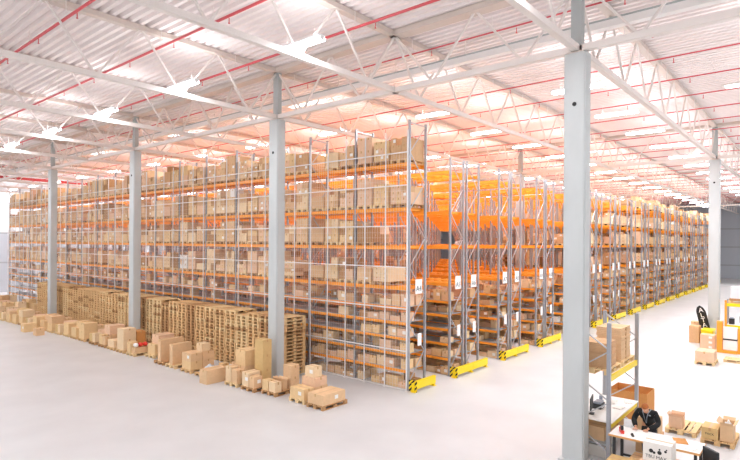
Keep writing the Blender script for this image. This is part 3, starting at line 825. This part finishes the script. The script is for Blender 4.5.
# chair at the table end
ch = thing('office_chair', 'black office chair standing at the open end of the table', 'chair', (14.3, 1.78, 0), rz=.8)
q = MB(); q.box(-.24, .24, -.22, .22, .44, .52, M['dark']); q.box(-.21, .21, -.19, .19, .52, .545, M['dark']); link('seat', q.mesh('seat'), ch)
q = MB(); q.box(-.22, .22, .2, .26, .58, 1.02, M['dark']); q.box(-.04, .04, .24, .28, .46, .6, M['black']); link('backrest', q.mesh('backrest'), ch)
q = MB(); q.tube((0, 0, .1), (0, 0, .44), .03, M['black'], 8); link('gas_lift', q.mesh('gas_lift'), ch)
for k in range(5):
    a = 2 * PI * k / 5; q = MB(); q.bar((0, 0, .11), (.28 * math.cos(a), .28 * math.sin(a), .075), .05, .035, M['black']); q.ball((.28 * math.cos(a), .28 * math.sin(a), .03), .03, .03, .03, M['black'], 8, 6); link('base_arm', q.mesh('base_arm'), ch)
# large open box behind
open_carton(18.5, 19.5, 4.26, 5.4, .0, .88, 'orange', 'large open orange-brown pallet box standing behind the rack', flap=0)
C(18.7, 19.1, 4.4, 4.9, .012, .42, 'carton lying inside the large open pallet box', 'brown')
# pallets with cartons right of the person
pallet_obj(18.55, 3.24, 0, 'half-bare pallet on the floor behind the person, carrying one carton', k=2)
open_carton(18.05, 18.42, 3.2, 3.56, G_, .33, 'pinkish tan', 'open carton on the half-bare pallet behind the person', flap=.09, ang=55)
pallet_obj(18.25, 2.28, 0, 'pallet on the floor carrying the printed carton and film-topped box', k=0)
wb = C(17.68, 18.3, 2.26, 2.66, G_, .31, 'low olive carton with dark print on the pallet', 'olive')
t = link('print', text_mesh('PACK', .085, M['blackink'], .001), wb, (-.313, 0, .14)); t.rotation_euler = (PI / 2, 0, -PI / 2); t['label'] = 'dark lettering'
open_carton(17.72, 18.3, 1.92, 2.22, G_, .46, 'tan', 'tall open carton with film spilling out beside the olive one', flap=.12, ang=40)
sheet(18.02, 2.07, G_ + .36, .22, .11, .2, M['film'], 'clear film bunched in the top of the tall carton', 'plastic_film')

# ------------------------------------------------------------------ the person behind the table
def skin_body(name, verts, edges, radii, m, parent=None, sub=2):
    me = bpy.data.meshes.new(name); me.from_pydata(verts, edges, []); me.materials.append(m)
    o = bpy.data.objects.new(name, me); COL.objects.link(o)
    sk = o.modifiers.new('skin', 'SKIN'); sk.use_smooth_shade = True
    sl = me.skin_vertices[0].data if me.skin_vertices else None
    if sl is None:
        bpy.context.view_layer.objects.active = o
        sl = me.skin_vertices.new().data if hasattr(me.skin_vertices, 'new') else me.skin_vertices[0].data
    for i, r in enumerate(radii):
        sl[i].radius = r if isinstance(r, tuple) else (r, r)
    sl[0].use_root = True
    ss = o.modifiers.new('sub', 'SUBSURF'); ss.levels = sub; ss.render_levels = sub
    if parent: o.parent = parent
    # freeze into a plain mesh
    dg = bpy.context.evaluated_depsgraph_get(); dg.update()
    me2 = bpy.data.meshes.new_from_object(o.evaluated_get(dg)); me2.name = name
    o.modifiers.clear(); o.data = me2
    if not me2.materials: me2.materials.append(m)
    for p in me2.polygons: p.use_smooth = True; 
    return o
# local frame: +x forward (towards the table), +y to the person's left, z up
per = thing('person', 'person in a black jacket with grey trim leaning over the packing table', 'person', (15.42, 3.49, 0), rz=PI)
V = [(0, 0, .93), (.05, 0, 1.04), (.14, 0, 1.14), (.245, 0, 1.25), (.31, 0, 1.315), (.35, 0, 1.35), (.375, 0, 1.38)]
Rr = [(.14, .12), (.13, .11), (.145, .115), (.15, .11), (.075, .07), (.055, .055), (.06, .06)]
E_ = [(i, i + 1) for i in range(6)]
def chain(start, pts, rad):
    prev = start
    for p, r in zip(pts, rad):
        V.append(p); Rr.append(r); E_.append((prev, len(V) - 1)); prev = len(V) - 1
    return prev
hands = []
for s in (1, -1):
    chain(3, [(.24, s * .18, 1.26), (.28, s * .25, 1.16), (.33, s * .28, 1.05), (.50, s * .22, 1.0), (.66, s * (.10 if s > 0 else .16), .978)], [.07, .055, .046, .042, .03])
    hands.append(((.66, s * (.10 if s > 0 else .16), .978), s))
    chain(0, [(-.0, s * .1, .84), (.03, s * .11, .48), (-.04, s * .11, .1), (.06, s * .12, .04), (.14, s * .13, .03)], [.095, .062, .045, .042, .032])
body = skin_body('body', V, E_, Rr, M['skin'], per)
# head with face, and hands, merged into the body mesh
q = MB()
HC = Vector((.425, 0, 1.435)); tilt = math.radians(42)
def head_fn(p, n):
    d = p - HC
    if n.x > 0.2: d.x *= 1 - .12 * max(0, -n.z)
    if n.z < -.2: d.y *= 1 - .25 * (-n.z - .2)
    d = Matrix.Rotation(tilt, 3, 'Y') @ d
    return HC + d
q.ball(HC, .098, .078, .122, M['skin'], 20, 14, head_fn)
def hp(x, y, z): return HC + Matrix.Rotation(tilt, 3, 'Y') @ Vector((x, y, z))
q.ball(hp(.10, 0, -.02), .02, .014, .026, M['skin'], 8, 6)                     # nose
for s in (1, -1):
    q.ball(hp(-.005, s * .079, -.012), .02, .01, .03, M['skin'], 8, 6)        # ears
    q.ball(hp(.086, s * .032, .008), .011, .013, .009, M['white'], 8, 6); q.ball(hp(.0945, s * .032, .008), .004, .005, .005, M['black'], 6, 4)
q.ball(hp(.083, 0, -.068), .012, .026, .006, M['redtool'], 8, 5)
for (hx, hy, hz), s in hands:
    c = Vector((hx + .05, hy - s * .005, hz - .02)); q.ball(c, .05, .042, .018, M['skin'], 12, 8)
    for f, (oy, L) in enumerate(((-.030, .062), (-.010, .075), (.011, .070), (.031, .055))):
        a = c + Vector((.04, oy, 0)); k = a + Vector((L * .5, oy * .25, .008)); e = k + Vector((L * .45, oy * .1, -.022))
        q.tube(a, k, .0095, M['skin'], 7, .009); q.tube(k, e, .009, M['skin'], 7, .007); q.ball(e, .008, .008, .008, M['skin'], 6, 4)
    a = c + Vector((-.01, -s * .038, 0)); k = a + Vector((.035, -s * .022, -.004)); e = k + Vector((.03, -s * .002, -.008))
    q.tube(a, k, .012, M['skin'], 7, .010); q.tube(k, e, .010, M['skin'], 7, .008); q.ball(e, .008, .008, .008, M['skin'], 6, 4)
me_h = q.mesh('head_hands')
# join: rebuild one mesh
jm = MB()
for me in (body.data, me_h):
    k = len(jm.v); jm.v += [tuple(v.co) for v in me.vertices]
    for p in me.polygons:
        jm.f.append(tuple(k + i for i in p.vertices)); jm.m.append(jm.mi(me.materials[p.material_index]))
body.data = jm.mesh('body')
for p in body.data.polygons: p.use_smooth = True
q = MB()
def hair_fn(p, n):
    d = p - HC
    if n.z < .25 and n.x > -.1: d *= .80
    if n.z < -.45: d *= .8
    if n.x > .55 and n.z < .55: d *= .85
    d = Matrix.Rotation(tilt, 3, 'Y') @ d
    return HC + d
q.ball(HC, .108, .088, .134, M['hair'], 22, 16, hair_fn); ho = link('hair', q.mesh('hair'), per)
for p in ho.data.polygons: p.use_smooth = True
V = [(0, 0, .86), (.01, 0, .96), (.07, 0, 1.06), (.155, 0, 1.165), (.25, 0, 1.265), (.315, 0, 1.325)]
Rr = [(.165, .135), (.16, .13), (.16, .13), (.175, .135), (.165, .125), (.085, .08)]
E_ = [(i, i + 1) for i in range(5)]
for s in (1, -1):
    chain(4, [(.24, s * .19, 1.275), (.28, s * .26, 1.165), (.33, s * .29, 1.06), (.50, s * .225, 1.008), (.635, s * (.115 if s > 0 else .17), .985)], [.088, .076, .072, .066, .052])
skin_body('jacket', V, E_, Rr, M['cloth'], per)
V = [(0, 0, .92), (.0, 0, .86)]; Rr = [(.15, .125), (.15, .125)]; E_ = [(0, 1)]
for s in (1, -1):
    chain(1, [(-.0, s * .1, .78), (.03, s * .11, .48), (-.04, s * .11, .12)], [.105, .08, .065])
skin_body('trousers', V, E_, Rr, M['trouser'], per)
for s in (1, -1):
    q = MB(); q.ball((.05, s * .122, .045), .14, .055, .045, M['black'], 12, 8); link('shoe', q.mesh('shoe'), per)
q = MB()
for s in (1, -1):
    q.tube((.26, s * .10, 1.375), (.40, s * .06, 1.30), .013, M['cloth_g'], 6); q.tube((.40, s * .06, 1.30), (.39, s * .03, 1.18), .010, M['cloth_g'], 6)
    q.tube((.39, s * .03, 1.18), (.31, s * .006, 1.02), .008, M['cloth_g'], 6)
q.ball((.40, .10, 1.25), .014, .03, .018, M['cloth_g'], 8, 5)
link('jacket_trim', q.mesh('jacket_trim'), per)['label'] = 'grey jacket trim and chest badge'

# ------------------------------------------------------------------ the second station by the white column
pallet_obj(29.7, 4.28, 0, 'pallet with a long low carton short of the orange frame', k=2)
C(29.15, 30.2, 3.92, 4.66, G_, .46, 'long low pinkish carton on the pallet before the orange frame', 'pinkish tan')
for k, nm in enumerate(('bottom', 'middle', 'top')):
    C(33.45, 34.1, 4.44, 5.12, .002 + .26 * k, .255, '%s carton of the pinkish stack beside the orange frame' % nm, 'pinkish tan', 'x')
C(36.15, 36.7, 5.6, 6.0, 0, 1.1, 'tall narrow carton standing by the white column', 'tan')
C(35.3, 36.0, 5.45, 5.95, 0, .95, 'brown carton below the black banner', 'brown')
b = MB(); b.box(35.0, 35.9, 4.74, 5.30, .0, .76, M['yellow']); b.box(34.98, 35.92, 4.72, 5.32, .76, .84, M['yellow'])
tag(link('storage_bin', b.mesh('storage_bin')), 'yellow storage bin standing under the black banner', 'bin')
fl = thing('feather_flag', 'black feather banner with white letters near the white column', 'flag', (36.12, 5.27, 0), rz=-PI / 2 + .35)
q = MB(); q.tube((0, 0, .02), (0, 0, 1.0), .02, M['dark'], 8); q.box(-.12, .12, -.12, .12, 0, .03, M['dark']); link('pole', q.mesh('pole'), fl)
q = MB(); n = 12; L_ = []
for i in range(n + 1):
    t = i / n; z = .78 + 1.3 * t; lean = -.3 * t + .0
    wv = .25 * min(1, 1.25 * math.sqrt(max(0, 1 - t ** 3)) )
    L_.append(((lean - wv, z), (lean + wv, z)))
for i in range(n):
    (a, z0), (c, _) = L_[i]; (d, z1), (e, _) = L_[i + 1]
    q.hexa([(a, -.006, z0), (c, -.006, z0), (c, .006, z0), (a, .006, z0), (d, -.006, z1), (e, -.006, z1), (e, .006, z1), (d, .006, z1)], M['black'])
bn = link('banner', q.mesh('banner'), fl)
for i, chx in enumerate('ALTA'):
    t = link('lettering', text_mesh(chx, .36, M['white'], .003), bn, (-.23 + .066 * i, -.012, 1.80 - .285 * i)); t.rotation_euler = (PI / 2, -.24, 0)
# orange steel frame with white panels
of = thing('wrapping_stand', 'orange steel stand with white panels beside the stacked cartons', 'machine', (33.2, 3.34, 0))
q = MB(); q.box(-.2, .2, .72, .96, 0, 1.62, M['orange']); link('mast', q.mesh('mast'), of)
q = MB(); q.box(-.1, .1, -.06, .06, 0, 1.3, M['orange']); link('side_post', q.mesh('side_post'), of)
q = MB(); q.box(-.2, .2, .06, .72, 0, .14, M['orange']); link('base', q.mesh('base'), of)
q = MB(); q.box(-.08, .08, .08, .70, .16, .66, M['white']); q.box(-.08, .08, .08, .7, .74, 1.35, M['white']); q.box(-.1, .1, .08, .7, .67, .73, M['dark']); link('panel', q.mesh('panel'), of)
pk = thing('packing_rack', 'grey rack bay with a yellow beam behind the orange stand', 'rack', (34.6, .6, 0))
for y in (0, 3.5):
    for x in (0, .9):
        q = MB(); q.box(-.05, .05, -.05, .05, 0, 2.6, M['orange'] if x == 0 else M['grey']); link('post', q.mesh('post'), pk, (x, y, 0))
for x in (0, .9):
    for z in (1.2, 2.36):
        q = MB(); q.box(x - .03, x + .03, .05, 3.45, z - .08, z + .08, M['yellow']); link('beam', q.mesh('beam'), pk)
q = MB(); q.box(-.02, .92, .05, 3.45, 1.282, 1.31, M['white']); link('worktop', q.mesh('worktop'), pk)
pallet_obj(35.06, 3.4, 2.443, 'pallet with a grey block on the beam by the white column', rot=True, k=2)
q = MB(); q.box(-.42, .42, -.55, .55, 0, .12, CT['dark brown']); q.box(-.38, .38, -.5, .5, .12, .75, M['film']); tag(link('wrapped_load', q.mesh('wrapped_load'), None, (35.06, 3.4, 2.589)), 'grey film-wrapped load on the pallet by the white column', 'wrapped load')
mo = thing('monitor', 'dark monitor on the rack shelf behind the orange stand', 'monitor', (34.85, 3.2, 1.312), rz=-PI / 2)
q = MB(); q.box(-.3, .3, -.03, .0, .1, .45, M['dark']); link('screen', q.mesh('screen'), mo)
q = MB(); q.box(-.1, .1, -.08, .08, 0, .015, M['dark']); q.box(-.02, .02, 0, .03, .015, .2, M['dark']); link('stand', q.mesh('stand'), mo)
q = MB(); q.box(-.12, .12, -.12, .12, 0, .3, M['dark']); q.box(-.08, .08, -.08, .08, .3, .36, M['bluegrey']); tag(link('label_printer', q.mesh('label_printer'), None, (34.85, 3.85, 1.312)), 'black printer by the orange post of the far station', 'printer')
pallet_obj(30.9, 3.1, 0, 'empty pallet on the floor in front of the orange stand', rot=True, k=2)
pallet_obj(31.1, 1.88, 0, 'pallet under the pinkish carton at the right of the station', rot=True, k=2)
C(30.72, 31.48, 1.36, 2.26, G_, .55, 'white carton under the pinkish one right of the orange stand', 'white')
C(30.74, 31.46, 1.4, 2.24, G_ + .552, .9, 'pinkish carton on the white one right of the orange stand', 'pinkish tan')

# ------------------------------------------------------------------ now the largest cartons and pallets as things, the rest as one object each
room = 300 - NCART[0]
CARTS.sort(key=lambda c: -c[8])
for c in CARTS[:room]:
    x0, x1, y0, y1, z0, h, t, lab, _, label = c
    carton_obj(x0, x1, y0, y1, z0, h, t, '%s %s' % (t.split()[-1], label) if len(label.split()) < 16 else label, lab, 'cartons in the racks')
b = MB()
for c in CARTS[room:]:
    carton_geo(b, c[0], c[1], c[2], c[3], c[4], c[4] + c[5], CT[c[6]], c[7])
tag(link('stored_cartons', b.mesh('stored_cartons')), 'the many further cardboard cartons filling the racks', 'cartons', kind='stuff')
room = 300 - NPAL[0]
EUR.sort(key=lambda c: -c[4])
for (x, y, z, w, _, label, grp) in EUR[:room]:
    k = ['wood', 'wood2', 'wood3'].index(w)
    tag(link('wooden_pallet', PM[k * 2], None, (x, y, z)), label, 'pallet', grp)
b = MB()
for (x, y, z, w, _, label, grp) in EUR[room:]: add_pallet(b, x, y, z, M[w])
tag(link('stored_pallets', b.mesh('stored_pallets')), 'the many further wooden pallets in far stacks and racks', 'pallets', kind='stuff')
print('cartons', NCART[0], len(CARTS), 'pallets', NPAL[0], len(EUR))

# ------------------------------------------------------------------ world, camera, view
w = bpy.data.worlds.new('World'); scene.world = w; w.use_nodes = True
w.node_tree.nodes['Background'].inputs['Color'].default_value = (.96, .98, 1., 1)
w.node_tree.nodes['Background'].inputs['Strength'].default_value = .78

cam = bpy.data.cameras.new('Camera'); co = bpy.data.objects.new('Camera', cam); COL.objects.link(co)
cam.sensor_fit = 'HORIZONTAL'; cam.sensor_width = 36.; cam.lens = FPX / 740 * 36.
cam.shift_y = 12.38 / 740; cam.clip_end = 400; cam.clip_start = .05
fwd = Vector((CS, SN, 0)); rt = Vector((SN, -CS, 0)); up = Vector((0, 0, 1)); r = -.0059
rt2 = (rt - up * r).normalized(); up2 = (up + rt * r).normalized()
m = Matrix((rt2, up2, -fwd)).transposed().to_4x4(); m.translation = Vector((0, 0, CAM_H)); co.matrix_world = m
scene.camera = co
vs = scene.view_settings
vs.view_transform = 'Standard'; vs.look = 'None'; vs.gamma = 1.; vs.use_curve_mapping = False; vs.exposure = .36
scene.cycles.max_bounces = 8; scene.cycles.diffuse_bounces = 5; scene.cycles.use_denoising = True; scene.cycles.denoising_prefilter = 'NONE'
scene.cycles.use_adaptive_sampling = False
